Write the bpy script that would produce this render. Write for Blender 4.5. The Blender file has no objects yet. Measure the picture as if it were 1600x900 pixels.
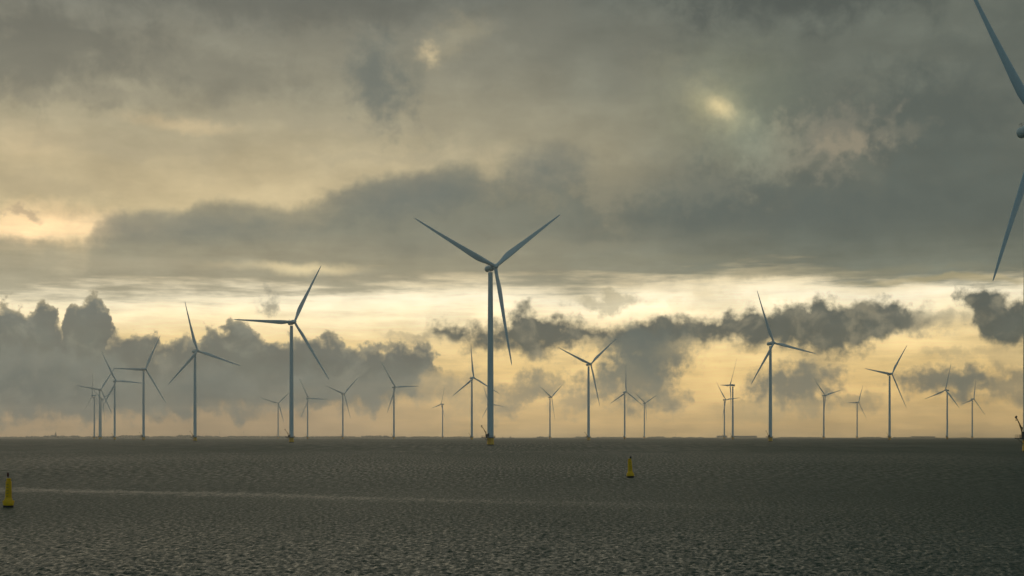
import bpy, bmesh, math, random
import numpy as np
from mathutils import Matrix, Vector
random.seed(7); np.random.seed(7)
sc = bpy.context.scene
COL = sc.collection
R = math.radians

# ------------------------------------------------------------------ camera
F_PX = 2222.0            # focal length of a 50 mm lens in pixels of a 1600 px wide frame
EYE_Y = 682.0            # image row of eye level in the 1600 x 900 photograph
CAM_H = 5.7              # eye height above the water (deck of a small ship)
EARTH = 7.3e6            # earth radius with refraction
cam = bpy.data.cameras.new('camera'); cam_o = bpy.data.objects.new('camera', cam); COL.objects.link(cam_o)
cam.sensor_width = 36; cam.lens = 36 * F_PX / 1600
cam.shift_y = (EYE_Y - 450) / 1600
cam.clip_start = 0.5; cam.clip_end = 60000
cam_o.location = (0, 0, CAM_H); cam_o.rotation_euler = (R(90), 0, 0)
sc.camera = cam_o
sc.view_settings.view_transform = 'Standard'; sc.view_settings.look = 'None'
sc.view_settings.exposure = 0; sc.view_settings.gamma = 1; sc.view_settings.use_curve_mapping = False
sc.render.resolution_x = 1024; sc.render.resolution_y = 576
try:
    sc.cycles.volume_bounces = 1; sc.cycles.max_bounces = 5; sc.cycles.diffuse_bounces = 2; sc.cycles.glossy_bounces = 3
except Exception: pass

SUN_AZ, SUN_EL = -20.0, 15.0
sun = bpy.data.lights.new('sun', 'SUN'); sun.energy = 0.24; sun.angle = R(64); sun.color = (1.0, 0.86, 0.66)
sun_o = bpy.data.objects.new('sun', sun); COL.objects.link(sun_o)
_d = Vector((math.sin(R(SUN_AZ)) * math.cos(R(SUN_EL)), math.cos(R(SUN_AZ)) * math.cos(R(SUN_EL)), math.sin(R(SUN_EL))))
sun_o.rotation_euler = (-_d).to_track_quat('-Z', 'Y').to_euler(); sun_o.location = (-40, 20, 60)

# ------------------------------------------------------------------ small node language
def lin(c):
    return tuple(((v / 255) / 12.92 if v / 255 <= 0.04045 else ((v / 255 + 0.055) / 1.055) ** 2.4) for v in c)

class NT:
    """wraps a node tree; values are sockets or floats"""
    def __init__(s, tree): s.t = tree
    def node(s, kind, **kw):
        n = s.t.nodes.new(kind)
        for k, v in kw.items(): setattr(n, k, v)
        return n
    def put(s, sock, v):
        if isinstance(v, E): v = v.s
        if isinstance(v, bpy.types.NodeSocket): s.t.links.new(v, sock)
        else: sock.default_value = v
    def m(s, op, a, b=None, c=None, clamp=False):
        n = s.node('ShaderNodeMath', operation=op, use_clamp=clamp)
        for i, v in enumerate((a, b, c)):
            if v is not None: s.put(n.inputs[i], v)
        return E(s, n.outputs[0])
    def vm(s, op, a, b=None, scale=None):
        n = s.node('ShaderNodeVectorMath', operation=op)
        s.put(n.inputs[0], a)
        if b is not None: s.put(n.inputs[1], b)
        if scale is not None: s.put(n.inputs['Scale'], scale)
        return E(s, n.outputs[0])
    def xyz(s, x, y, z):
        n = s.node('ShaderNodeCombineXYZ')
        for i, v in enumerate((x, y, z)): s.put(n.inputs[i], v)
        return E(s, n.outputs[0])
    def sep(s, v):
        n = s.node('ShaderNodeSeparateXYZ'); s.put(n.inputs[0], v)
        return [E(s, o) for o in n.outputs]
    def noise(s, vec, scale=1.0, detail=4, rough=0.5, lac=2.0, dist=0.0, col=False):
        n = s.node('ShaderNodeTexNoise', noise_dimensions='3D')
        s.put(n.inputs['Vector'], vec); n.inputs['Scale'].default_value = scale
        n.inputs['Detail'].default_value = detail; n.inputs['Roughness'].default_value = rough
        n.inputs['Lacunarity'].default_value = lac; n.inputs['Distortion'].default_value = dist
        return E(s, n.outputs['Color' if col else 'Fac'])
    def smooth(s, v, a, b):
        n = s.node('ShaderNodeMapRange', interpolation_type='SMOOTHSTEP')
        s.put(n.inputs[0], v); s.put(n.inputs[1], a); s.put(n.inputs[2], b)
        return E(s, n.outputs[0])
    def mix(s, f, a, b, mode='MIX'):
        n = s.node('ShaderNodeMix', data_type='RGBA', blend_type=mode, clamp_factor=True)
        s.put(n.inputs[0], f)
        for i, v in ((6, a), (7, b)):
            if isinstance(v, tuple): v = (*v[:3], 1)
            s.put(n.inputs[i], v)
        return E(s, n.outputs[2])
    def ramp(s, v, stops):
        n = s.node('ShaderNodeValToRGB'); cr = n.color_ramp; cr.interpolation = 'EASE' if False else 'LINEAR'
        while len(cr.elements) > 1: cr.elements.remove(cr.elements[0])
        cr.elements[0].position = stops[0][0]; cr.elements[0].color = (*stops[0][1], 1)
        for p, c in stops[1:]:
            e = cr.elements.new(p); e.color = (*c, 1)
        s.put(n.inputs[0], v); return E(s, n.outputs[0])
    def curve(s, v, pts):
        n = s.node('ShaderNodeFloatCurve'); c = n.mapping.curves[0]
        n.mapping.use_clip = False
        pts = sorted(pts)
        c.points[0].location = pts[0]; c.points[1].location = pts[-1]
        for p in pts[1:-1]: c.points.new(*p)
        for p in c.points: p.handle_type = 'AUTO_CLAMPED'
        n.mapping.update()
        s.put(n.inputs['Value'], v); return E(s, n.outputs[0])

class E:
    def __init__(s, n, sock): s.n, s.s = n, sock
    def __add__(s, o): return s.n.m('ADD', s, o)
    __radd__ = __add__
    def __sub__(s, o): return s.n.m('SUBTRACT', s, o)
    def __rsub__(s, o): return s.n.m('SUBTRACT', o, s)
    def __mul__(s, o): return s.n.m('MULTIPLY', s, o)
    __rmul__ = __mul__
    def __truediv__(s, o): return s.n.m('DIVIDE', s, o)

# ------------------------------------------------------------------ sky: broken stratus and cumulus at dusk
def az_el(x, y):
    """photograph pixel -> azimuth and elevation in degrees"""
    return math.degrees(math.atan2(x - 800, F_PX)), math.degrees(math.atan2(EYE_Y - y, math.hypot(F_PX, x - 800)))

HAZE_DENSITY, HAZE_RADIUS, HAZE_TOP = 8.0e-5, 9700.0, 204.0
def cloud(c, y):
    """colour of a cloud itself, given the colour it shows through the haze at image row y; greys a little colder"""
    if max(c) < 165: w_ = (165 - max(c)) / 60.0; w_ = min(1, w_); c = (c[0] - 9 * w_, c[1] - 6 * w_, c[2] - 5 * w_)
    el = max(1e-3, math.atan((EYE_Y - y) / F_PX))
    T = math.exp(-HAZE_DENSITY * min(HAZE_RADIUS, (HAZE_TOP - CAM_H) / math.sin(el)))
    return tuple(max(0.25 * v, (v - (1 - T) * h) / T) for v, h in zip(lin(c), (0.200, 0.175, 0.125)))

def build_world():
    w = bpy.data.worlds.new('World'); sc.world = w; w.use_nodes = True
    try: w.cycles.sampling_method = 'MANUAL'; w.cycles.sample_map_resolution = 512
    except Exception: pass
    t = w.node_tree; t.nodes.clear(); k = NT(t)
    out = k.node('ShaderNodeOutputWorld')
    D = E(k, k.node('ShaderNodeTexCoord').outputs['Generated'])
    dx, dy, dz = k.sep(D)
    az = k.m('ARCTAN2', dx, dy) * (180 / math.pi)
    V0 = k.m('ARCSINE', dz) * (180 / math.pi)
    # the pattern of cloud banks goes round the horizon in quarter turns
    U0 = k.m('PINGPONG', az + 22.5, 45.0) - 22.5
    Dd = k.vm('SCALE', D, scale=57.3)                      # about degrees
    # turbulence that frays the outlines
    a1, b1, c1 = k.sep(k.noise(Dd, 0.30, 2, 0.5, col=True))
    a2, b2, c2 = k.sep(k.noise(Dd, 1.1, 5, 0.57, col=True))
    n1, n2 = (a1 - 0.5), (b1 - 0.5)
    m1, m2, m3 = (a2 - 0.5), (b2 - 0.5), (c2 - 0.5)
    def UV(big, small):
        return n1 * big + m1 * small + U0, n2 * (big * 0.7) + m2 * small + V0
    # streaks: stretched along the horizon
    gx, gy, gz = k.sep(Dd)
    st1 = k.noise(k.xyz(gx, gy, gz * 5.0), 0.16, 4, 0.55) - 0.5
    st2 = k.noise(k.xyz(gx, gy, gz * 2.6), 0.30, 5, 0.58) - 0.5
    st3 = k.noise(k.xyz(gx, gy, gz * 9.0), 0.28, 4, 0.6) - 0.5
    st3 = st3 * k.smooth(V0, 10.0, 6.5)
    lump = k.noise(Dd, 0.16, 3, 0.5) - 0.5
    fine = k.noise(Dd, 2.0, 5, 0.6) - 0.5
    bil = k.noise(Dd, 0.75, 5, 0.6, dist=0.5) - 0.5

    PX = 180 / math.pi / F_PX                              # degrees per pixel of the photograph
    def vec(u, v): return k.xyz(u, v, 0.0)
    def dist(p, x, y, rx, ry, rot=0.0):
        """distance from a direction in units of an ellipse"""
        a, e = az_el(x, y)
        n = k.node('ShaderNodeMapping', vector_type='TEXTURE')
        n.inputs['Location'].default_value = (a, e, 0); n.inputs['Rotation'].default_value = (0, 0, R(rot)); n.inputs['Scale'].default_value = (rx * PX, ry * PX, 1)
        k.put(n.inputs['Vector'], p)
        ln = k.node('ShaderNodeVectorMath', operation='LENGTH'); k.put(ln.inputs[0], E(k, n.outputs[0]))
        return E(k, ln.outputs['Value'])
    def profile(u, pts):
        """elevation of a cloud edge along the azimuth"""
        tt = (u + 22.5) * (1 / 45.0)
        lst = []
        for x, y in pts:
            a, e = az_el(x, y); lst.append(((a + 22.5) / 45, e / 20))
        return k.curve(tt, lst) * 20.0
    def over(f, a, b): return k.mix(f, a, b)
    def after(p, c):
        """orders the evaluation: p is needed only once c is known"""
        n = k.node('ShaderNodeVectorMath', operation='MULTIPLY_ADD')
        k.put(n.inputs[0], c); n.inputs[1].default_value = (1e-9, 1e-9, 1e-9); k.put(n.inputs[2], p)
        return E(k, n.outputs[0])
    def patches(c, p, rag, lst, lo=1.35, hi=0.35):
        """ragged patches: x, y, rx, ry, rot, amount, colour"""
        for i, (x, y, rx, ry, rot, a, col) in enumerate(lst):
            if i % 4 == 3: p = after(p, c)
            n = k.node('ShaderNodeMapRange', interpolation_type='SMOOTHSTEP')
            k.put(n.inputs[0], dist(p, x, y, rx, ry, rot) + rag); n.inputs[1].default_value = lo; n.inputs[2].default_value = hi; n.inputs[3].default_value = 0; n.inputs[4].default_value = a
            c = over(E(k, n.outputs[0]), c, cloud(col, y))
        return c
    def glows(c, p, lst, rag=None):
        """thin places where more light comes through: x, y, rx, ry, rot, colour"""
        for i, (x, y, rx, ry, rot, col) in enumerate(lst):
            if i % 4 == 3: p = after(p, c)
            d = dist(p, x, y, rx, ry, rot)
            if rag is not None: d = d + rag
            c = k.mix(k.smooth(d, 1.8, 0.0), c, k.mix(1.0, c, lin(col), 'ADD'))
        return c

    # -- high veil, lit from behind by the low sun
    u, v = UV(1.2, 0.3)
    vv = st1 * 0.9 + v
    st = [(700, (160, 141, 108)), (660, (182, 156, 112)), (620, (218, 185, 126)), (575, (226, 195, 134)), (535, (236, 208, 150)),
          (495, (254, 236, 192)), (468, (255, 242, 208)), (440, (230, 213, 174)), (405, (202, 185, 145)), (340, (194, 177, 138)), (280, (185, 170, 135)),
          (200, (167, 158, 131)), (140, (149, 144, 124)), (70, (133, 130, 115)), (0, (119, 119, 109)), (-120, (108, 109, 102)), (-420, (102, 105, 100))]
    base = k.ramp(vv * (1 / 30.0), [(max(0, math.degrees(math.atan((EYE_Y - y) / F_PX)) / 30), cloud(c, y)) for y, c in st])
    hi = k.smooth(v, 6.0, 8.5)
    right = k.smooth(lump * 7 + u, -4.0, 12.5)
    base = over(right * hi * 0.92, base, cloud((112, 114, 103), 250))
    left_low = k.smooth(u, 1.0, -9.0) * k.smooth(v, 4.0, 1.5)
    base = over(left_low * 0.9, base, cloud((150, 132, 106), 650))
    p = vec(*UV(1.0, 1.0))
    base = glows(base, after(p, base), [(70, 354, 110, 26, 0, (200, 160, 116)), (285, 192, 70, 10, -4, (112, 90, 58)), (45, 225, 60, 25, 0, (84, 68, 46)), (350, 302, 130, 30, 0, (66, 55, 36)),
                           (1060, 470, 110, 20, 0, (125, 112, 86)), (700, 487, 150, 18, 0, (110, 100, 78)), (960, 575, 150, 40, 0, (90, 72, 38)), (250, 480, 120, 26, 0, (70, 62, 44))])
    base = glows(base, after(p, base), [(668, 86, 17, 13, -35, (120, 100, 66)), (676, 92, 7, 10, 20, (92, 80, 54)), (700, 70, 60, 22, 25, (70, 60, 38))], fine * 2.4 + m3 * 1.6)
    # mottled structure of the veil
    mod = st2 * 0.7 + st3 * 0.8 + lump * 0.35 + bil * 0.22 + 1.0
    base = k.vm('SCALE', base, scale=mod)

    # -- upper dark patches
    p = vec(*UV(2.4, 1.2))
    base = patches(base, after(p, base), fine * 0.8 + bil * 1.6, [
        (40, 75, 190, 70, 0, .6, (102, 102, 94)), (420, -10, 320, 45, 0, .55, (106, 105, 96)), (310, 105, 170, 40, -6, .45, (122, 119, 106)), (1230, -15, 200, 60, 0, .8, (90, 92, 86)),
        (850, 40, 70, 55, 20, .45, (124, 122, 109)), (1240, 165, 110, 50, -10, .65, (104, 107, 98)), (1430, 190, 130, 75, 0, .7, (96, 100, 93)), (1560, 150, 130, 140, 0, .5, (99, 102, 94)),
        (130, 150, 190, 14, 2, .4, (138, 133, 116)), (760, 200, 130, 50, 0, .35, (142, 138, 120)), (1000, 100, 80, 60, 0, .3, (126, 124, 110)), (60, 290, 90, 22, 0, .35, (168, 155, 126)), (230, 225, 200, 14, 2, .3, (168, 157, 130)), (520, 190, 220, 16, -2, .3, (158, 150, 128)), (620, 250, 160, 12, 0, .3, (166, 156, 130))])
    base = patches(base, after(p, base), fine * 1.6 + bil * 1.2, [(593, 128, 42, 62, 12, .8, (110, 114, 107)), (648, 118, 22, 40, 0, .5, (120, 121, 110)), (745, 106, 42, 28, 0, .45, (132, 129, 114)), (530, 98, 40, 14, 20, .35, (138, 133, 116))], 1.5, 0.1)

    # -- middle bank of stratocumulus with a scalloped top
    u, v = UV(0.5, 0.5)
    top = profile(u, [(-60, 355), (0, 362), (60, 370), (110, 378), (135, 375), (143, 352), (165, 335), (192, 324), (225, 325), (262, 332), (285, 328),
                      (310, 313), (350, 307), (390, 313), (440, 316), (485, 314), (515, 300), (560, 278), (620, 268), (665, 262), (700, 250),
                      (735, 250), (765, 268), (785, 255), (810, 240), (860, 232), (900, 238), (925, 270), (960, 285), (1010, 262), (1060, 240),
                      (1110, 225), (1150, 262), (1190, 268), (1240, 262), (1290, 255), (1330, 245), (1375, 245), (1400, 200), (1480, 190), (1600, 195), (1700, 205)])
    depth = top - v
    softer = k.smooth(u, -4.0, 3.0)
    wisp = (fine * 1.6 + bil * 2.4) * softer + depth + fine * 0.5
    alpha = k.smooth(wisp, softer * -0.8 - 0.12, softer * 1.3 + 0.4) * 0.6 + k.smooth(bil * 2.0 + wisp, softer * 0.4, softer * 1.2 + 1.5) * 0.4
    shade = k.mix(k.smooth(lump * 3 + st2 * 3 + bil * 2 + depth, -0.2, 2.6), cloud((108, 112, 104), 320), cloud((126, 126, 112), 380))
    shade = over(right * 0.9, shade, cloud((101, 105, 97), 320))
    veil = k.mix(right, cloud((150, 144, 122), 430), cloud((116, 118, 105), 410))
    veil = k.vm('SCALE', veil, scale=st1 * 0.6 + st2 * 0.5 + st3 * 0.45 + 1.0)
    bank = k.mix(k.smooth(st1 * 2.2 + v, 6.6, 8.6), veil, shade)
    bank = k.vm('SCALE', bank, scale=st2 * 0.30 + bil * 0.25 + 1.0)
    # lower rim of the bank: above it the veil, below it the bright strip of sky
    uu, v2 = UV(0.3, 0.12)
    low = profile(uu, [(-60, 470), (0, 468), (140, 470), (280, 468), (400, 462), (520, 466), (640, 460), (740, 452), (850, 458), (960, 452),
                       (1060, 446), (1140, 440), (1240, 444), (1340, 446), (1440, 442), (1520, 446), (1600, 450), (1700, 450)])
    rim = k.smooth(st1 * 1.6 + st3 * 3.0 + v2 - low, -0.35, 0.9)
    sky = over(alpha * rim * 0.95, base, bank)
    p = vec(*UV(1.0, 0.5))
    sky = patches(sky, after(p, sky), bil * 1.4 + st2 * 1.2, [
        (640, 305, 130, 34, 8, .55, (110, 115, 110)), (250, 352, 110, 24, 0, .4, (124, 126, 117)), (850, 262, 70, 36, 0, .5, (112, 116, 110)), (400, 345, 120, 26, 0, .3, (120, 123, 114)),
        (1180, 320, 260, 40, 0, .5, (100, 105, 99)), (870, 388, 150, 10, 0, .5, (142, 138, 118)), (1020, 408, 220, 8, 0, .4, (136, 133, 113)), (1300, 424, 260, 9, 0, .55, (140, 135, 112)),
        (1480, 436, 160, 6, 0, .6, (176, 162, 122)), (700, 410, 160, 12, 0, .35, (150, 145, 122)), (200, 415, 260, 10, 0, .35, (160, 151, 126))])
    # openings in and above the bank
    p = vec(*UV(0.9, 1.4))
    sky = patches(sky, after(p, sky), fine * 3.0 + bil * 1.8, [
        (1298, 212, 78, 46, 0, .6, (142, 136, 119)), (1205, 235, 52, 44, 40, .65, (138, 135, 117)), (1090, 290, 70, 34, 0, .45, (128, 127, 112)), (1322, 228, 40, 16, 0, .5, (160, 148, 124)),
        (1410, 205, 36, 16, 0, .5, (128, 125, 110)), (945, 290, 40, 32, 0, .5, (138, 133, 114)), (1040, 130, 60, 40, 0, .25, (136, 132, 114))], 1.5, 0.2)
    p = vec(*UV(0.35, 0.5))
    sky = glows(sky, after(p, sky), [(495, 421, 60, 8, 0, (165, 146, 104)), (415, 416, 70, 6, 0, (112, 98, 68))], st2 * 1.5)
    sky = glows(sky, after(p, sky), [(1127, 169, 18, 11, -28, (165, 142, 96)), (1122, 166, 44, 26, -24, (104, 92, 58)), (1136, 158, 100, 72, 0, (66, 68, 48)), (1165, 215, 36, 56, 30, (46, 58, 52))], fine * 1.0 + m3 * 0.5)

    # -- cumulus along the horizon
    def cumulus(c, top_pts, bot_pts, big, small, col_hi, col_lo, edge, bot_soft, light, rag, amount=0.96, y=(520, 600), lining=0.0):
        u, v = UV(big, small)
        tp = profile(u, top_pts); bt = profile(u, bot_pts)
        h = tp - v
        f = k.smooth(fine * rag + h, -edge * 0.35, edge) * k.smooth(fine * 1.0 + m3 * 0.8 + v - bt, -bot_soft * 0.3, bot_soft)
        body = k.mix(k.smooth(bil * 2.4 + h, -0.1, 2.2), cloud(col_hi, y[0]), cloud(col_lo, y[1]))
        body = k.mix(k.smooth(bil * 1.6 + fine * 0.5 + lump * 0.4, -0.05, 0.36) * 0.7, body, cloud(light, y[1]))
        body = k.vm('SCALE', body, scale=m3 * 0.5 + st2 * 0.3 + 1.0)
        if lining:                                           # light leaking through the thin upper edge
            body = k.mix(k.smooth(fine * rag + h, 0.5, 0.05) * lining, body, cloud((236, 212, 160), y[0]))
        return over(f * amount, c, body)
    sky = cumulus(sky,
        [(-60, 478), (0, 481), (22, 472), (36, 482), (52, 468), (66, 461), (82, 476), (92, 500), (103, 512), (109, 486), (122, 465), (142, 460), (160, 466),
         (169, 484), (174, 512), (184, 526), (200, 524), (222, 521), (240, 524), (252, 540), (270, 530), (292, 522), (308, 534), (316, 513), (332, 506), (347, 516),
         (362, 502), (382, 495), (400, 504), (415, 518), (438, 534), (452, 528), (470, 524), (488, 518), (498, 524), (512, 518), (528, 523), (538, 538), (560, 541),
         (592, 535), (625, 530), (655, 530), (680, 540), (692, 560), (700, 600), (720, 650), (800, 690), (1700, 700)],
        [(-60, 664), (0, 662), (150, 658), (300, 656), (450, 646), (540, 640), (600, 632), (640, 612), (680, 590), (696, 570), (720, 600), (1700, 640)],
        0.35, 1.9, (98, 102, 98), (108, 110, 102), 0.22, 0.6, (130, 129, 116), 1.1, lining=0.3)
    # its nearer, paler heads
    sky = cumulus(sky,
        [(-60, 545), (0, 541), (40, 530), (80, 536), (120, 552), (165, 556), (205, 572), (235, 584), (275, 572), (318, 556), (352, 566), (392, 580), (425, 598), (462, 582), (498, 570), (530, 574),
         (556, 592), (590, 582), (625, 586), (655, 602), (690, 620), (760, 690), (1700, 700)],
        [(-60, 664), (0, 664), (150, 660), (300, 657), (450, 647), (540, 641), (600, 634), (660, 618), (700, 620), (1700, 640)],
        0.5, 2.0, (122, 123, 113), (102, 105, 99), 0.6, 0.6, (118, 119, 109), 1.6, amount=0.75, y=(570, 620))
    # darker ragged band in the centre and on the right
    sky = cumulus(sky,
        [(-60, 700), (560, 700), (615, 545), (640, 520), (672, 504), (705, 500), (735, 506), (765, 508), (792, 492), (822, 482), (845, 496), (880, 497), (930, 502), (975, 512),
         (998, 498), (1030, 490), (1066, 486), (1095, 492), (1128, 494), (1150, 480), (1185, 482), (1222, 474), (1262, 472), (1292, 466), (1318, 472), (1362, 461), (1398, 466),
         (1426, 482), (1456, 496), (1472, 520), (1480, 500), (1490, 460), (1520, 446), (1548, 450), (1572, 462), (1592, 452), (1620, 455), (1700, 460)],
        [(-60, 640), (560, 560), (620, 528), (680, 530), (730, 545), (790, 556), (850, 562), (890, 548), (940, 545), (985, 560), (1040, 548), (1100, 540), (1150, 545), (1205, 548),
         (1250, 560), (1300, 563), (1340, 558), (1380, 542), (1420, 524), (1456, 510), (1470, 490), (1484, 478), (1505, 500), (1530, 532), (1560, 549), (1600, 550), (1700, 548)],
        0.6, 1.7, (88, 91, 86), (94, 97, 90), 0.5, 0.65, (142, 135, 114), 1.0, y=(500, 530), lining=0.12)
    p = vec(*UV(1.0, 1.7))
    sky = patches(sky, after(p, sky), fine * 1.5 + m3 * 1.2, [
        (985, 588, 66, 52, 0, .92, (112, 114, 105)), (1035, 612, 36, 32, 0, .7, (122, 121, 108)), (912, 618, 52, 22, 20, .6, (130, 126, 110)), (815, 615, 62, 24, 22, .75, (122, 120, 107)),
        (850, 598, 30, 22, 0, .5, (130, 126, 110)), (1235, 600, 72, 30, 8, .92, (118, 117, 106)), (1275, 582, 40, 20, 0, .6, (128, 124, 108)), (1262, 628, 36, 26, 0, .6, (130, 125, 108)),
        (1480, 598, 72, 20, 0, .88, (114, 114, 104)), (1570, 600, 80, 24, 0, .75, (122, 119, 105)), (1340, 628, 36, 15, 0, .6, (136, 129, 109)), (1470, 550, 36, 13, 0, .4, (146, 138, 113)),
        (420, 476, 18, 15, 20, .75, (132, 128, 113)), (32, 331, 32, 8, -8, .65, (172, 153, 125)), (955, 467, 62, 14, 0, .6, (156, 147, 118)), (660, 600, 70, 30, 0, .55, (128, 126, 112)),
        (725, 610, 52, 40, 0, .4, (140, 132, 111)), (640, 524, 44, 9, 0, .5, (158, 147, 121)), (1015, 545, 80, 40, 0, .85, (108, 111, 103)), (1440, 500, 56, 20, -10, .5, (126, 123, 108)),
        (1560, 562, 90, 16, 0, .35, (150, 140, 114)), (1190, 640, 80, 20, 0, .4, (150, 138, 110)), (1120, 470, 60, 20, 0, .3, (190, 172, 128))])
    # streaks across everything low down
    f = k.smooth(st1, 0.0, 0.25) * k.smooth(V0, 3.0, 0.5) * 0.4
    sky = over(f, sky, cloud((164, 146, 114), 640))
    # away from the sunset the cloud cover is duller and colder
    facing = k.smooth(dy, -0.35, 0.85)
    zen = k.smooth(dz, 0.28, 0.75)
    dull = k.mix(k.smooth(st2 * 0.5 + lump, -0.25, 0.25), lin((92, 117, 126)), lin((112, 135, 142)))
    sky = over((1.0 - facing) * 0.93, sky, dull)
    sky = over(zen * 0.6, sky, lin((94, 104, 106)))

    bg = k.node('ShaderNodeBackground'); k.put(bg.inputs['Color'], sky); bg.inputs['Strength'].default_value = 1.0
    ns = k.node('ShaderNodeTexSky', sky_type='NISHITA', sun_disc=False, sun_elevation=R(SUN_EL), sun_rotation=R(SUN_AZ), air_density=1.0, dust_density=2.0)
    bg2 = k.node('ShaderNodeBackground'); k.put(bg2.inputs['Color'], ns.outputs[0]); bg2.inputs['Strength'].default_value = 0.05
    mx = k.node('ShaderNodeMixShader'); mx.inputs[0].default_value = 0.99
    t.links.new(bg2.outputs[0], mx.inputs[1]); t.links.new(bg.outputs[0], mx.inputs[2]); t.links.new(mx.outputs[0], out.inputs[0])
build_world()

# ------------------------------------------------------------------ materials
def material(name, color, rough=0.5, metal=0.0, var=0.12, scale=2.0, spec=0.5, dirt=None):
    m = bpy.data.materials.new(name); m.use_nodes = True; k = NT(m.node_tree)
    b = m.node_tree.nodes['Principled BSDF']
    tc = k.node('ShaderNodeTexCoord').outputs['Object']
    n = k.noise(tc, scale, 5, 0.6)
    c = k.mix(n, tuple(v * (1 - var) for v in color), tuple(min(1, v * (1 + var)) for v in color))
    if dirt:
        x, y, z = k.sep(tc); s = k.noise(k.xyz(x * 3, y * 3, z * 0.25), 1.0, 4, 0.6)
        c = k.mix(k.smooth(s, 0.5, 0.75) * 0.5, c, dirt)
    k.put(b.inputs['Base Color'], c)
    k.put(b.inputs['Roughness'], n * 0.15 + (rough - 0.07))
    b.inputs['Metallic'].default_value = metal
    b.inputs['Specular IOR Level'].default_value = spec
    return m
M = {
    'white': material('turbine_paint', (0.56, 0.68, 0.70), 0.45, dirt=(0.46, 0.53, 0.53)),
    'blade': material('blade_gelcoat', (0.56, 0.67, 0.70), 0.4, dirt=(0.46, 0.53, 0.53), scale=0.6),
    'dark': material('dark_steel', (0.06, 0.06, 0.06), 0.6),
    'grate': material('galvanised_steel', (0.13, 0.125, 0.12), 0.6, 0.3),
    'crane': material('crane_paint', (0.30, 0.17, 0.05), 0.5),
    'door': material('door_paint', (0.10, 0.13, 0.16), 0.5),
    'black': material('black_rubber', (0.015, 0.014, 0.013), 0.7),
    'red': material('dark_red_paint', (0.07, 0.012, 0.01), 0.5),
    'buoy': material('buoy_paint', (0.95, 0.52, 0.005), 0.5, var=0.12, scale=1.5, spec=0.3, dirt=(0.55, 0.30, 0.03)),
    'land': material('dike_grass', (0.05, 0.06, 0.035), 0.9),
    'leaf': material('far_foliage', (0.045, 0.06, 0.03), 0.9, var=0.3, scale=0.05),
    'brick': material('far_masonry', (0.16, 0.12, 0.10), 0.9),
    'shed': material('far_cladding', (0.22, 0.23, 0.22), 0.7),
    'hull': material('hull_paint', (0.03, 0.035, 0.045), 0.5),
    'cabin': material('cabin_paint', (0.20, 0.20, 0.19), 0.5),
}
def yellow_material():
    """yellow coating, with a band of growth at the waterline"""
    m = bpy.data.materials.new('yellow_coating'); m.use_nodes = True; k = NT(m.node_tree)
    b = m.node_tree.nodes['Principled BSDF']
    tc = k.node('ShaderNodeTexCoord').outputs['Object']; x, y, z = k.sep(tc)
    n = k.noise(tc, 1.2, 5, 0.6)
    c = k.mix(n, (0.86, 0.46, 0.006), (0.95, 0.54, 0.008))
    run = k.noise(k.xyz(x * 2, y * 2, z * 0.3), 1.0, 4, 0.6)
    c = k.mix(k.smooth(run, 0.5, 0.72) * 0.5, c, (0.45, 0.24, 0.03))
    c = k.mix(k.smooth(z + n * 0.7, 1.3, 0.75), c, (0.035, 0.03, 0.015))
    k.put(b.inputs['Base Color'], c); b.inputs['Roughness'].default_value = 0.5
    return m
M['yellow'] = yellow_material()

# ------------------------------------------------------------------ mesh helpers
def tag(o, label=None, cat=None, group=None, kind=None):
    for a, v in (('label', label), ('category', cat), ('group', group), ('kind', kind)):
        if v: o[a] = v
    return o
def link(name, bm, mat, parent=None, smooth=True):
    me = bpy.data.meshes.new(name); bm.to_mesh(me); bm.free()
    if smooth:
        for p in me.polygons: p.use_smooth = True
        try: me.set_sharp_from_angle(angle=R(35))
        except Exception: pass
    me.materials.append(mat if not isinstance(mat, str) else M[mat])
    o = bpy.data.objects.new(name, me); COL.objects.link(o)
    if parent: o.parent = parent
    return o
def empty(name, loc=(0, 0, 0)):
    o = bpy.data.objects.new(name, None); COL.objects.link(o); o.location = loc; o.empty_display_size = 1
    return o
def lathe(bm, prof, seg=32, mtx=None):
    """prof: list of (radius, z)"""
    mtx = mtx or Matrix(); rings = []
    for r, z in prof:
        rings.append([bm.verts.new(mtx @ Vector((max(r, 1e-4) * math.cos(2 * math.pi * i / seg), max(r, 1e-4) * math.sin(2 * math.pi * i / seg), z))) for i in range(seg)])
    for a, b in zip(rings, rings[1:]):
        for i in range(seg):
            j = (i + 1) % seg; bm.faces.new((a[i], a[j], b[j], b[i]))
    bm.faces.new(list(reversed(rings[0]))); bm.faces.new(rings[-1])
def box(bm, c, s, rot=None, bevel=0.0):
    r = bmesh.ops.create_cube(bm, size=1)
    vs = r['verts']
    bmesh.ops.scale(bm, vec=s, verts=vs)
    if bevel:
        es = list({e for v in vs for e in v.link_edges})
        g = bmesh.ops.bevel(bm, geom=es, offset=bevel, segments=2, affect='EDGES'); vs = list({v for f in g['faces'] for v in f.verts} | {v for v in vs if v.is_valid})
    if rot is not None: bmesh.ops.rotate(bm, matrix=rot, verts=vs, cent=(0, 0, 0))
    bmesh.ops.translate(bm, vec=c, verts=vs)
def tube(bm, p, q, r0, r1=None, seg=8):
    p, q = Vector(p), Vector(q); d = q - p; r1 = r0 if r1 is None else r1
    mt = Matrix.Translation(p) @ d.to_track_quat('Z', 'Y').to_matrix().to_4x4()
    lathe(bm, [(r0, 0), (r1, d.length)], seg, mt)

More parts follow.
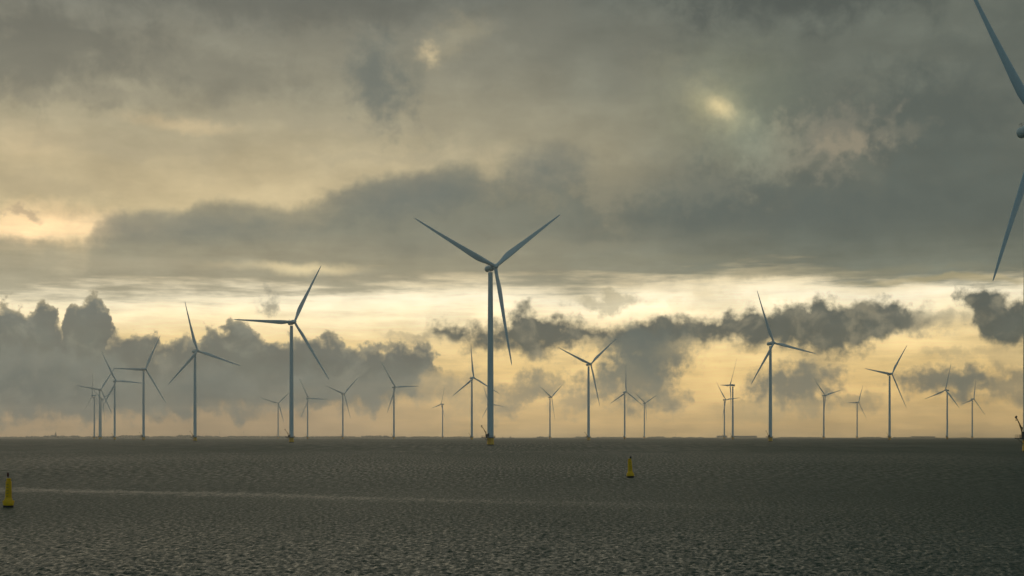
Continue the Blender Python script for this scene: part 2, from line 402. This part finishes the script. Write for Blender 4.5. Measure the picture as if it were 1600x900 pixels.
# ------------------------------------------------------------------ sea
def build_sea():
    ps = np.arange(262.0, 3.0, -0.36) / F_PX
    rr = EARTH * (ps - np.sqrt(np.maximum(ps ** 2 - 2 * CAM_H / EARTH, 0)))
    rr = np.concatenate([[1.0, 8.0, 20.0, 32.0, 42.0], rr[rr > 46], np.linspace(rr[-1] * 1.01, 9650, 6)])
    rr = np.unique(rr)
    dense = np.radians(np.linspace(-24, 24, 1301)); rest = np.radians(np.linspace(24, 336, 91))[1:-1]
    th = np.concatenate([dense, rest]); nr, na = len(rr), len(th)
    X = (rr[:, None] * np.sin(th)[None]).astype(np.float32); Y = (rr[:, None] * np.cos(th)[None]).astype(np.float32)
    cell = np.gradient(rr)[:, None]; lat = np.abs(rr[:, None] * np.gradient(th)[None])
    rng = np.random.default_rng(3); wind = R(200)
    near = rr < 700                                       # farther out the mesh cannot carry the waves
    Wn = np.zeros((near.sum(), na), np.float32); Xn, Yn, cn, ln = X[near], Y[near], cell[near], lat[near]
    for i in range(80):
        lam = 0.22 * (0.85 / 0.22) ** rng.random()
        a = wind + rng.normal() * 1.0
        kx, ky = math.sin(a), math.cos(a); kk = 2 * math.pi / lam
        amp = 0.046 * (1.0 if lam < 0.45 else (0.45 / lam) ** 1.1) / kk
        # cell size along the wave direction decides whether the mesh can carry the wave
        ct = np.abs(np.sin(th)[None] * kx + np.cos(th)[None] * ky)
        c = cn * ct + ln * np.sqrt(1 - np.minimum(ct, 1) ** 2)
        att = np.clip((lam / np.maximum(c, 1e-6) - 2.0) / 1.6, 0, 1).astype(np.float32)
        ph = (kk * (kx * Xn + ky * Yn) + rng.random() * 6.283).astype(np.float32)
        Wn += amp * att * (np.sin(ph) + 0.2 * np.cos(2 * ph))
    # gusts: patches of rougher and calmer water
    gust = 0.85 + 0.25 * np.sin(Xn / 31 + np.sin(Yn / 47) * 2) * np.sin(Yn / 83 + np.sin(Xn / 120) * 1.5)
    front = (np.abs(((th + math.pi) % (2 * math.pi)) - math.pi) < R(23.9))[None]
    Z = -(rr[:, None] ** 2) / (2 * EARTH) + 0 * X
    Z[near] += Wn * gust * front * np.clip((rr[near] - 30) / 10, 0, 1)[:, None]
    verts = np.stack([X, Y, Z], -1).reshape(-1, 3)
    verts = np.concatenate([verts, [[0, 0, 0]]]); ci = len(verts) - 1
    i = np.arange(nr - 1)[:, None]; j = np.arange(na)[None]; j2 = (j + 1) % na
    q = np.stack([i * na + j, i * na + j2, (i + 1) * na + j2, (i + 1) * na + j], -1).reshape(-1, 4)[:, ::-1]
    tri = np.stack([np.full(na, ci), (np.arange(na) + 1) % na, np.arange(na)], -1)
    me = bpy.data.meshes.new('sea'); nq, ntri = len(q), len(tri)
    me.vertices.add(len(verts)); me.vertices.foreach_set('co', verts.ravel().astype(np.float32))
    me.loops.add(nq * 4 + ntri * 3); me.loops.foreach_set('vertex_index', np.concatenate([q.ravel(), tri.ravel()]).astype(np.int32))
    me.polygons.add(nq + ntri)
    me.polygons.foreach_set('loop_start', np.concatenate([np.arange(nq) * 4, nq * 4 + np.arange(ntri) * 3]).astype(np.int32))
    me.polygons.foreach_set('use_smooth', np.ones(nq + ntri, dtype=bool))
    me.update(calc_edges=True)
    o = bpy.data.objects.new('sea', me); COL.objects.link(o); tag(o, kind='structure')
    # water
    m = bpy.data.materials.new('sea_water'); m.use_nodes = True; k = NT(m.node_tree); b = m.node_tree.nodes['Principled BSDF']
    P = E(k, k.node('ShaderNodeNewGeometry').outputs['Position']); x, y, z = k.sep(P)
    # ripples too small for the mesh
    r1 = k.noise(k.xyz(x * 3.6, y * 1.5, 0.0), 1.0, 4, 0.65)
    r2 = k.noise(k.xyz(x * 2.0, y * 0.26, 0.0), 1.0, 4, 0.65)
    r3 = k.noise(k.xyz(x * 0.7, y * 0.016, 0.0), 1.0, 4, 0.65)
    patch = k.noise(k.xyz(x * 0.010, y * 0.004, 0.0), 1.0, 4, 0.6)
    bp = k.node('ShaderNodeBump'); bp.inputs['Strength'].default_value = 0.6; bp.inputs['Distance'].default_value = 1.0
    k.put(bp.inputs['Height'], r1 * 0.20 + r2 * 0.35)
    near = k.smooth(y, 50.0, 105.0)
    # choppier and smoother spots: fine close by, merging into wider ones far out
    far1 = k.smooth(y, 90.0, 260.0); far2 = k.smooth(y, 300.0, 900.0)
    chop = (r1 - 0.5) * (1.0 - far1) * 0.9 + (r2 - 0.5) * (far1 * (1.0 - far2)) * 1.2 + (r3 - 0.5) * far2 * 1.1 + (patch - 0.5) * 0.22
    # a calm slick lying across the water on the left
    def ground(px, py):
        D = F_PX * CAM_H / (py - EYE_Y); return (px - 800) / F_PX * D, D
    (ax, ay), (bx, by) = ground(-100, 762.5), ground(1000, 788)
    L = math.hypot(bx - ax, by - ay); nx, ny = -(by - ay) / L, (bx - ax) / L
    wob = (k.noise(k.xyz(x * 0.05, y * 0.05, 0.0), 1.0, 4, 0.65) - 0.5) * 14.0
    dperp = (x - ax) * nx + (y - ay) * ny + wob
    frayed = k.noise(k.xyz(x * 0.9, y * 0.25, 0.0), 1.0, 5, 0.8)
    slick = k.smooth(k.m('ABSOLUTE', dperp) + (frayed - 0.5) * 30.0, 7.0, -2.0) * k.smooth(x + wob, 45.0, -45.0)
    k.put(b.inputs['Roughness'], k.m('MAXIMUM', 0.40 + near * 0.17 + far2 * 0.06 + chop * 1.5 - slick * 0.17, 0.10))
    k.put(b.inputs['Normal'], E(k, bp.outputs[0]))
    k.put(b.inputs['Base Color'], k.mix(patch, (0.009, 0.038, 0.022), (0.013, 0.044, 0.025)))
    b.inputs['IOR'].default_value = 1.333; b.inputs['Specular IOR Level'].default_value = 0.27
    me.materials.append(m)
    return o
build_sea()

def drop(x, y): return -(x * x + y * y) / (2 * EARTH)
def at(px, D, z=0.0):
    x = (px - 800) / F_PX * D; return Vector((x, D, drop(x, D) + z))

# ------------------------------------------------------------------ wind turbines
HUB_H, ROTOR, TILT, OVERHANG = 115.0, 65.0, R(6), 6.0
ARM = R(214)                                # direction in which the service deck sticks out
def blade_mesh():
    bm = bmesh.new(); L = ROTOR - 1.2; n = 22
    st = [(0.0, 2.3, 1.0, 14), (0.03, 2.3, 1.0, 14), (0.08, 2.6, 0.82, 14), (0.14, 3.5, 0.52, 13), (0.20, 4.0, 0.36, 11), (0.28, 3.75, 0.29, 8.5), (0.40, 3.1, 0.24, 6),
          (0.55, 2.4, 0.21, 3.5), (0.70, 1.85, 0.19, 1.8), (0.83, 1.4, 0.18, 0.6), (0.92, 1.05, 0.17, 0), (0.97, 0.75, 0.16, -0.3), (0.992, 0.42, 0.16, -0.5), (1.0, 0.12, 0.16, -0.5)]
    rings = []
    for f, ch, tk, tw in st:
        z = 1.2 + f * L; ring = []; rnd = max(0, min(1, (0.16 - f) / 0.12)); a = -R(tw + 2)
        for i in range(n):
            p = 2 * math.pi * i / n
            cx, cy = math.cos(p), math.sin(p)
            # aerofoil: thick near the leading edge, thin towards the trailing edge
            X = ch * (0.5 * cx + 0.18 * (rnd - 1)); Yt = 0.5 * ch * tk * cy * (rnd + (1 - rnd) * (0.62 + 0.42 * cx) * 0.98 / 0.9)
            ring.append(bm.verts.new((X * math.cos(a) - Yt * math.sin(a), X * math.sin(a) + Yt * math.cos(a) - 2.2 * f * f, z)))
        rings.append(ring)
    for a_, b_ in zip(rings, rings[1:]):
        for i in range(n):
            j = (i + 1) % n; bm.faces.new((a_[i], a_[j], b_[j], b_[i]))
    bm.faces.new(list(reversed(rings[0]))); bm.faces.new(rings[-1])
    return bm

def make_turbine():
    t = empty('wind_turbine'); P = {}
    bm = bmesh.new(); lathe(bm, [(2.35, -6), (2.35, 2.2), (2.25, 2.6), (2.25, 4.75)], 40); P['foundation'] = f = link('foundation', bm, 'yellow', t)
    bm = bmesh.new()                                                    # boat landing: two fender tubes and a ladder
    bu = Vector((math.cos(R(262)), math.sin(R(262)), 0)); bs = Vector((-bu.y, bu.x, 0))
    for s in (-0.75, 0.75):
        tube(bm, bu * 3.15 + bs * s + Vector((0, 0, -2)), bu * 3.15 + bs * s + Vector((0, 0, 4.6)), 0.16, seg=10)
        for z in (0.8, 4.0): tube(bm, bu * 2.2 + bs * s + Vector((0, 0, z)), bu * 3.15 + bs * s + Vector((0, 0, z)), 0.1)
    for s in (-0.25, 0.25): tube(bm, bu * 2.75 + bs * s + Vector((0, 0, -1)), bu * 2.75 + bs * s + Vector((0, 0, 5.0)), 0.05)
    for i in range(17): tube(bm, bu * 2.75 + bs * -0.25 + Vector((0, 0, -0.6 + i * 0.32)), bu * 2.75 + bs * 0.25 + Vector((0, 0, -0.6 + i * 0.32)), 0.025, seg=6)
    link('boat_landing', bm, 'yellow', f)
    bm = bmesh.new()                                                    # ring deck and service deck
    lathe(bm, [(2.2, 4.75), (3.0, 4.78), (3.2, 4.95), (3.2, 5.25), (2.2, 5.25)], 40)
    d = Vector((math.cos(ARM), math.sin(ARM), 0)); e = Vector((-d.y, d.x, 0))
    box(bm, d * 4.5 + Vector((0, 0, 5.07)), (3.9, 2.6, 0.3), Matrix.Rotation(ARM, 3, 'Z'))
    for s in (-0.9, 0.9): tube(bm, d * 2.2 + e * s + Vector((0, 0, 3.2)), d * 5.2 + e * s + Vector((0, 0, 4.95)), 0.12)
    P['platform'] = p = link('platform', bm, 'grate', t, False)
    bm = bmesh.new()
    ring = [Vector((3.1 * math.cos(a), 3.1 * math.sin(a), 0)) for a in [ARM + R(28) + i * (2 * math.pi - R(56)) / 21 for i in range(22)]]
    path = [d * 2.75 + e * 1.25] + ring + [d * 2.75 - e * 1.25, d * 6.35 - e * 1.2, d * 6.35 + e * 1.2, d * 2.75 + e * 1.25]
    for a, b in zip(path, path[1:]):
        for z in (5.55, 5.9, 6.3): tube(bm, a + Vector((0, 0, z)), b + Vector((0, 0, z)), 0.035, seg=6)
        tube(bm, a + Vector((0, 0, 5.2)), a + Vector((0, 0, 6.33)), 0.04, seg=6)
        if (b - a).length > 2:
            for q in (0.33, 0.67): tube(bm, a.lerp(b, q) + Vector((0, 0, 5.2)), a.lerp(b, q) + Vector((0, 0, 6.33)), 0.04, seg=6)
    link('railing', bm, 'grate', p, False)
    bm = bmesh.new(); box(bm, d * 2.9 + e * 0.2 + Vector((0, 0, 6.35)), (1.0, 1.5, 2.2), Matrix.Rotation(ARM, 3, 'Z'), 0.08); link('switch_cabinet', bm, 'dark', p)
    bm = bmesh.new()
    prof = [(2.12, 5.25), (2.18, 5.25), (2.18, 5.5), (2.06, 5.5), (2.03, 30), (2.09, 30.05), (2.09, 30.25), (2.03, 30.3), (1.9, 58), (1.95, 58.05), (1.95, 58.25), (1.9, 58.3),
            (1.72, 86), (1.76, 86.05), (1.76, 86.2), (1.72, 86.25), (1.5, HUB_H - 2.6)]
    lathe(bm, prof, 48); P['tower'] = tw = link('tower', bm, 'white', t)
    bm = bmesh.new(); a = R(236)
    box(bm, Vector((2.03 * math.cos(a), 2.03 * math.sin(a), 6.85)), (0.16, 1.0, 2.4), Matrix.Rotation(a, 3, 'Z'), 0.04); link('door', bm, 'door', tw)
    bm = bmesh.new()                                                    # davit crane
    base = d * 3.1 + e * -0.75
    tube(bm, base + Vector((0, 0, 5.25)), base + Vector((0, 0, 8.3)), 0.22, seg=12); lathe(bm, [(0.34, 8.2), (0.34, 8.9), (0.2, 9.1)], 12, Matrix.Translation(base))
    P['crane'] = cr = link('crane', bm, 'crane', t)
    bm = bmesh.new(); tip = d * 6.4 + e * -0.75 + Vector((0, 0, 12.6))
    tube(bm, base + Vector((0, 0, 8.5)), tip, 0.24, 0.15, 10); tube(bm, base + Vector((0, 0, 7.2)), base.lerp(tip, 0.45) + Vector((0, 0, 4.2)), 0.1)
    link('jib', bm, 'crane', cr)
    bm = bmesh.new(); box(bm, tip, (0.9, 0.5, 0.6), Matrix.Rotation(ARM, 3, 'Z') @ Matrix.Rotation(R(40), 3, 'Y'), 0.06); tube(bm, tip, tip - Vector((0, 0, 0.9)), 0.05); box(bm, tip - Vector((0, 0, 1.1)), (0.25, 0.25, 0.5), None, 0.04)
    link('hook', bm, 'dark', cr)
    # nacelle lies along local y, rotor at -y
    back = Matrix.Rotation(R(90), 4, 'X')                               # lathe axis z -> -y
    bm = bmesh.new()
    lathe(bm, [(1.5, -4.6), (1.8, -4.5), (1.96, -4.2), (2.0, -3.8), (2.0, -0.5), (2.0, 1.6), (2.16, 1.7), (2.16, 3.4), (1.95, 3.6), (1.3, 3.7)], 36, back)
    box(bm, (0, 0.2, -1.95), (2.4, 2.4, 0.5), None, 0.1)
    P['nacelle'] = na = link('nacelle', bm, 'white', t)
    bm = bmesh.new()
    for x in (-0.9, 0.9): tube(bm, (x, 3.8, 1.4), (x, 3.8, 3.0), 0.04); tube(bm, (x, 1.2, 1.6), (x, 1.2, 3.0), 0.04); tube(bm, (x, 3.8, 2.95), (x, 1.2, 2.95), 0.04)
    tube(bm, (-0.9, 3.8, 2.95), (0.9, 3.8, 2.95), 0.04); tube(bm, (0.5, 4.0, 1.3), (0.5, 4.0, 3.7), 0.05); box(bm, (0.5, 4.0, 3.7), (0.5, 0.1, 0.12))
    link('instrument_mast', bm, 'grate', na, False)
    bm = bmesh.new(); lathe(bm, [(1.6, -2.0), (1.72, -1.6), (1.74, 0.2), (1.66, 0.9), (1.4, 1.6), (0.95, 2.1), (0.4, 2.35), (0.02, 2.4)], 32, back)
    P['hub'] = link('hub', bm, 'white', t)
    P['blade'] = [link('blade', blade_mesh(), 'blade', t)]
    for i in (1, 2):
        b = P['blade'][0].copy(); COL.objects.link(b); b.parent = t; P['blade'].append(b)
    return t

def pose(t, loc, yaw, phase):
    t.location = loc
    Y = Matrix.Translation((0, 0, HUB_H)) @ Matrix.Rotation(R(yaw), 4, 'Z') @ Matrix.Rotation(-TILT, 4, 'X')
    hubm = Y @ Matrix.Translation((0, -OVERHANG, 0)); i = 0
    for c in t.children:
        n = c.name.split('.')[0]
        if n == 'nacelle': c.matrix_basis = Matrix.Translation((0, 0, 0.35)) @ Y
        elif n == 'hub': c.matrix_basis = hubm @ Matrix.Rotation(R(phase), 4, 'Y')
        elif n == 'blade': c.matrix_basis = hubm @ Matrix.Rotation(R(phase + 120 * i), 4, 'Y'); i += 1
def copy_tree(o, parent=None):
    c = o.copy(); COL.objects.link(c); c.parent = parent
    for ch in o.children: copy_tree(ch, c)
    return c
# lateral position, distance, yaw, rotor phase, label
TURB = [
    (-14, 924, 33, 54, 'largest whole wind turbine, grey, on a yellow base in the middle of the view'),
    (184.75, 508, 24, 87.4, 'nearest wind turbine, cut off by the right edge, only two blades showing'),
    (-212, 1367, 37, 29, 'tall grey wind turbine with one blade level to the left and a yellow base'),
    (-407, 1826, 44, 106, 'grey wind turbine with one blade up, next left of the tall one with level blade'),
    (304, 1673, 32, 100, 'largest wind turbine on the right half standing whole, one blade pointing steeply up left'),
    (-600, 2316, 50, 29, 'wind turbine with a level blade, nearest of the four crowded at far left'),
    (-784, 2806, 45, 93, 'wind turbine second from the right in the far left cluster, level blade to the right'),
    (-961, 3314, 47, 37, 'wind turbine in far left cluster with a near level blade reaching left across its neighbour'),
    (-1112, 3786, -89, 10, 'leftmost wind turbine, rotor nearly edge on, one blade straight up'),
    (-1205, 4170, 70, 62, 'small wind turbine almost hidden behind the leftmost tower'),
    (-763, 4640, 20, 46, 'faint small wind turbine just left of the tall turbine with the level blade'),
    (-585, 4070, 45, 92, 'small wind turbine just right of the tall turbine with the level blade, one blade level'),
    (-433, 3639, 46, 48, 'small wind turbine with Y shaped rotor before grey cumulus left of the centre'),
    (-262, 3155, 42, 87, 'small wind turbine with blade level to the right, alone left of the centre'),
    (-233, 4774, -60, 19, 'tiny wind turbine with short left blade, between the lone one and the central tower'),
    (-75, 2656, 40, 117, 'wind turbine with one blade straight up close beside the left of the central tower'),
    (-79, 4720, 42, 99, 'tiny wind turbine hidden behind the central tower with only blade ends showing'),
    (105, 3932, 53, 57, 'small wind turbine with V raised blades right of the central tower'),
    (116, 2155, 33, 51, 'middle sized wind turbine with Y shaped rotor above and left of the farther buoy'),
    (276, 3484, 39, 3, 'small wind turbine with one blade straight up, above the farther buoy'),
    (431, 4631, 43, 64, 'tiny wind turbine with V raised blades beside the one above the buoy'),
    (629, 4212, 40, 84, 'smaller left one of two wind turbines standing close together with overlapping blades'),
    (469, 3021, -81, 32, 'taller right one of two wind turbines standing close together, rotor seen edge on'),
    (829, 3781, 37, 76, 'small wind turbine before a ragged cloud, next right of the largest on the right half'),
    (1098, 4524, 42, 28, 'tiny wind turbine with short level left blade, left of the mid sized one at right'),
    (662, 2493, 29, 37, 'mid sized wind turbine at right with a blade near level to the left'),
    (1025, 3349, -60, 12, 'small wind turbine at far right with rotor turned left before a flat cloud'),
    (1336, 4128, 38, 16, 'rightmost small wind turbine standing whole under a flat grey cloud'),
]
proto = make_turbine()
turbines = [proto] + [copy_tree(proto) for _ in TURB[1:]]
for t, (x, y, yaw, ph, lab) in zip(turbines, TURB):
    pose(t, (x, y, drop(x, y)), yaw, ph); tag(t, lab, 'wind turbine', 'wind turbines standing in the sea')

# ------------------------------------------------------------------ buoys
def make_buoy(name, loc, tilt, topmark, rotz):
    t = empty(name, loc); t.rotation_euler = (R(tilt[0]), R(tilt[1]), R(rotz))
    bm = bmesh.new(); lathe(bm, [(0.50, -0.5), (0.60, -0.2), (0.60, 0.14), (0.56, 0.2)], 32); link('waterline_collar', bm, 'black', t)
    bm = bmesh.new(); lathe(bm, [(0.57, 0.14), (0.64, 0.19), (0.65, 0.36), (0.58, 0.52), (0.47, 0.66), (0.42, 0.74)], 32); f = link('float', bm, 'buoy', t)
    for i in range(4):
        bm = bmesh.new(); a = i * math.pi / 2 + 0.4; c = Vector((0.6 * math.cos(a), 0.6 * math.sin(a), 0.46)); box(bm, c, (0.16, 0.05, 0.16), Matrix.Rotation(a, 3, 'Z'), 0.01)
        link('lifting_lug', bm, 'buoy', f)
    bm = bmesh.new(); lathe(bm, [(0.42, 0.7), (0.40, 0.8), (0.37, 1.3), (0.375, 1.31), (0.375, 1.36), (0.365, 1.37), (0.345, 2.05), (0.335, 2.1), (0.32, 2.1)], 32); b = link('body', bm, 'buoy', t)
    for i in range(5):
        bm = bmesh.new(); tube(bm, (-0.12, -0.40, 0.9 + i * 0.24), (0.12, -0.40, 0.9 + i * 0.24), 0.014, seg=6)
        link('rung', bm, 'dark', b, False)
    bm = bmesh.new()
    for i in range(4):
        a = i * math.pi / 2 + 0.2; tube(bm, (0.26 * math.cos(a), 0.26 * math.sin(a), 2.1), (0.24 * math.cos(a), 0.24 * math.sin(a), 2.32), 0.025)
    lathe(bm, [(0.2, 2.09), (0.27, 2.3), (0.27, 2.34), (0.05, 2.35)], 20); link('top_cage', bm, 'buoy', t)
    bm = bmesh.new(); tx, tz = topmark
    tube(bm, (tx * 0.6, 0, 2.2), (tx, 0, tz - 0.1), 0.035)
    lathe(bm, [(0.11, tz - 0.14), (0.125, tz - 0.1), (0.125, tz + 0.1), (0.08, tz + 0.17), (0.02, tz + 0.19)], 16, Matrix.Translation((tx, 0, 0))); link('lantern', bm, 'red' if tx < 0 else 'black', t)
    return t
def on_sea(px, py):
    D = F_PX * CAM_H / (py - EYE_Y); return (px - 800) / F_PX * D, D, 0.0
b1 = make_buoy('navigation_buoy', on_sea(13, 792.5), (2, 1.5), (-0.1, 2.62), 0)
b1.scale = (0.66, 0.66, 1.0)
tag(b1, 'yellow buoy near the left edge, dark red lantern on top', 'buoy', 'yellow navigation buoys')
b2 = make_buoy('navigation_buoy', on_sea(985, 746), (-2, -2), (0.17, 2.46), 0)
b2.scale = (0.84, 0.84, 1.12)
tag(b2, 'smaller farther yellow buoy right of the centre, black lantern', 'buoy', 'yellow navigation buoys')

# ------------------------------------------------------------------ far shore
def build_shore():
    D0 = 8700
    # dike
    bm = bmesh.new(); prev = None
    for px in range(-500, 2101, 20):
        D = D0 + 180 * math.sin(px / 310) + 90 * math.sin(px / 97); h = 3.4 + 1.0 * math.sin(px / 57) * math.sin(px / 211)
        if px > 1500: h *= 0.8
        c = at(px, D); d = Vector((c.x, c.y, 0)).normalized()
        ring = [bm.verts.new(c + d * o + Vector((0, 0, z))) for o, z in ((-25, -2), (-8, h), (6, h), (700, 3.5), (700, -3))]
        if prev:
            for i in range(4): bm.faces.new((prev[i], ring[i], ring[i + 1], prev[i + 1]))
        prev = ring
    tag(link('shore_dike', bm, 'land', None, True), kind='structure')
    # tree belts: thousands of leafy clumps read as one far-off wood
    bm = bmesh.new(); rnd = random.Random(5)
    def clump(c, r, h):
        vs = []
        for i in range(6):
            a = i * math.pi / 3 + rnd.random()
            vs.append((bm.verts.new(c + Vector((r * math.cos(a), r * math.sin(a), h * rnd.uniform(0.15, 0.4)))), bm.verts.new(c + Vector((r * 0.8 * math.cos(a + .4), r * 0.8 * math.sin(a + .4), h * rnd.uniform(0.55, 0.85))))))
        topv = bm.verts.new(c + Vector((rnd.uniform(-.3, .3) * r, 0, h))); bot = bm.verts.new(c + Vector((0, 0, -1)))
        for i in range(6):
            a, b = vs[i], vs[(i + 1) % 6]
            bm.faces.new((a[0], b[0], b[1], a[1])); bm.faces.new((a[1], b[1], topv)); bm.faces.new((b[0], a[0], bot))
    belts = [(-40, 40, 11), (40, 62, 14), (62, 130, 17), (130, 182, 13), (182, 235, 19), (235, 275, 15), (275, 300, 21), (300, 345, 16), (345, 470, 14), (470, 560, 13), (560, 610, 17), (610, 740, 11),
             (838, 850, 18), (850, 862, 12), (898, 925, 14), (930, 975, 11), (1012, 1040, 15), (1050, 1066, 12), (1072, 1100, 10), (1214, 1290, 10), (1345, 1378, 12), (1395, 1428, 9), (1428, 1455, 14), (1500, 1512, 7), (-500, -60, 12), (1640, 2100, 10)]
    for x0, x1, h in belts:
        n = int((x1 - x0) * 1.6)
        for i in range(n):
            px = rnd.uniform(x0, x1); D = D0 + rnd.uniform(40, 500)
            q = min(1.0, 2.5 * min(px - x0, x1 - px) / max(8, (x1 - x0) * 0.5) + 0.45)
            clump(at(px, D, 2.0), rnd.uniform(5, 10), h * q * rnd.uniform(0.45, 1.05) * (1.0 if px < 760 else 0.7))
    tag(link('far_shore_wood', bm, 'leaf', None, False), 'hazy dark tree belts along the far shore', 'trees', kind='stuff')
    # church
    t = empty('church', at(87, D0 + 60, 3.5))
    bm = bmesh.new(); box(bm, (0, 0, 11), (8, 8, 22)); link('bell_tower', bm, 'brick', t, False)
    bm = bmesh.new(); lathe(bm, [(5.4, 22), (4.2, 24), (0.15, 40)], 8); link('spire', bm, 'dark', t, False)
    bm = bmesh.new(); box(bm, (-16, 0, 5), (26, 12, 10)); link('nave', bm, 'brick', t, False)
    bm = bmesh.new()
    v = [bm.verts.new(p) for p in ((-29.5, -7, 9.8), (-3.8, -7, 9.8), (-3.8, 0, 17), (-29.5, 0, 17), (-29.5, 7, 9.8), (-3.8, 7, 9.8))]
    for f in ((0, 1, 2, 3), (3, 2, 5, 4), (0, 3, 4), (1, 5, 2)): bm.faces.new([v[i] for i in f])
    link('nave_roof', bm, 'dark', t, False)
    tag(t, 'tiny church with a pointed spire on the far shore at left', 'church')
    # long sheds behind the pair of close turbines
    for px, w, h, lab in ((1128, 60, 12, 'small pale block on the far shore left of the close pair of turbines'), (1163, 150, 11, 'long pale block on the far shore right of the close pair of turbines'),
                          (1442, 140, 8, 'long low grey shed on the far shore between the two right turbines')):
        t = empty('far_shed', at(px, D0 - 10, 4.5))
        bm = bmesh.new(); box(bm, (0, 0, h * 0.42), (w, 40, h * 0.84)); wl = link('wall', bm, 'shed', t, False)
        bm = bmesh.new()
        v = [bm.verts.new(p) for p in ((-w / 2 - 1, -21, h * .83), (w / 2 + 1, -21, h * .83), (w / 2 + 1, 0, h), (-w / 2 - 1, 0, h), (-w / 2 - 1, 21, h * .83), (w / 2 + 1, 21, h * .83))]
        for f in ((0, 1, 2, 3), (3, 2, 5, 4), (0, 3, 4), (1, 5, 2)): bm.faces.new([v[i] for i in f])
        link('roof', bm, 'dark', t, False)
        bm = bmesh.new()
        for i in range(int(w // 14)): box(bm, (-w / 2 + 9 + i * 14, -20.1, 4), (6, 0.3, 6))
        link('door', bm, 'dark', wl, False)
        tag(t, lab, 'shed', 'sheds on the far shore')
    # masts on the land
    for px, h, lab in ((9, 34, 'faint thin mast on the far shore at the left edge'), (343, 40, 'faint thin mast on the far shore, left one of two before the tall left turbine'),
                       (381, 42, 'faint thin mast on the far shore, right one of two before the tall left turbine'), (745, 24, 'faint thin mast on the far shore just left of the central tower'), (1056, 24, 'faint stub mast on the far shore between buoy and close pair of turbines')):
        t = empty('far_mast', at(px, D0 + 80, 4)); bm = bmesh.new(); tube(bm, (0, 0, 0), (0, 0, h), 0.9, 0.5, 8); link('pole', bm, 'shed', t)
        bm = bmesh.new()
        for z in (0.72, 0.86, 0.97): box(bm, (0, 0, h * z), (5.5, 0.5, 0.5))
        link('cross_arm', bm, 'shed', t, False); tag(t, lab, 'mast', 'masts on the far shore')
build_shore()

def work_boat(px, D, length, label, cabin_at, crane):
    t = empty('work_boat', at(px, D)); L = length / 2
    bm = bmesh.new(); secs = []
    for f, bw, z0, z1 in ((-1, 0.75, 0.2, 3.2), (-0.9, 1, -0.8, 3.1), (0.4, 1, -1, 3.2), (0.75, 0.75, -0.8, 3.8), (1, 0.08, 0.4, 4.6)):
        b = bw * length * 0.14; secs.append([bm.verts.new((f * L, s * b, z)) for s, z in ((-0.7, z0), (-1, z1), (1, z1), (0.7, z0))])
    for a, b in zip(secs, secs[1:]):
        for i in range(4): bm.faces.new((a[i], a[(i + 1) % 4], b[(i + 1) % 4], b[i]))
    bm.faces.new(secs[0]); bm.faces.new(list(reversed(secs[-1]))); link('hull', bm, 'hull', t, False)
    bm = bmesh.new(); box(bm, (cabin_at * L, 0, 5), (length * 0.24, length * 0.18, 3.8), None, 0.2); c = link('wheelhouse', bm, 'cabin', t, False)
    bm = bmesh.new(); box(bm, (cabin_at * L + 0.05, 0, 5.7), (length * 0.243, length * 0.183, 1.0)); link('window', bm, 'black', c, False)
    bm = bmesh.new(); tube(bm, (cabin_at * L, 0, 6.8), (cabin_at * L, 0, 10.5), 0.18); box(bm, (cabin_at * L, 0, 9.2), (0.3, 2.4, 0.25)); link('mast', bm, 'dark', t, False)
    if crane:
        bm = bmesh.new(); tube(bm, (-0.1 * L, 0, 3), (-0.1 * L, 0, 7.5), 0.5); tube(bm, (-0.1 * L, 0, 7.3), (-0.7 * L, 0, 8.6), 0.35); box(bm, (-0.5 * L, 0, 4.3), (length * 0.2, 4, 2.4)); link('deck_crane', bm, 'dark', t, False)
    tag(t, label, 'boat', 'work boats on the horizon')
work_boat(785, 6800, 18, 'smaller left one of two dark boats on the horizon beside the central tower', 0.1, False)
work_boat(799, 6600, 25, 'longer right one of two dark boats on the horizon beside the central tower', -0.3, True)

# ------------------------------------------------------------------ haze over the water
bm = bmesh.new(); box(bm, (0, 0, 94), (HAZE_RADIUS * 2, HAZE_RADIUS * 2, HAZE_TOP + 16))
hz = link('haze', bm, 'white', None, False); hz.data.materials.clear()
hm = bpy.data.materials.new('haze_air'); hm.use_nodes = True; hm.node_tree.nodes.clear(); k = NT(hm.node_tree)
vo = k.node('ShaderNodeVolumePrincipled'); vo.inputs['Color'].default_value = (0.97, 0.965, 0.95, 1); vo.inputs['Density'].default_value = HAZE_DENSITY; vo.inputs['Anisotropy'].default_value = 0.85
mo = k.node('ShaderNodeOutputMaterial'); hm.node_tree.links.new(vo.outputs[0], mo.inputs['Volume']); hz.data.materials.append(hm)
tag(hz, kind='stuff')
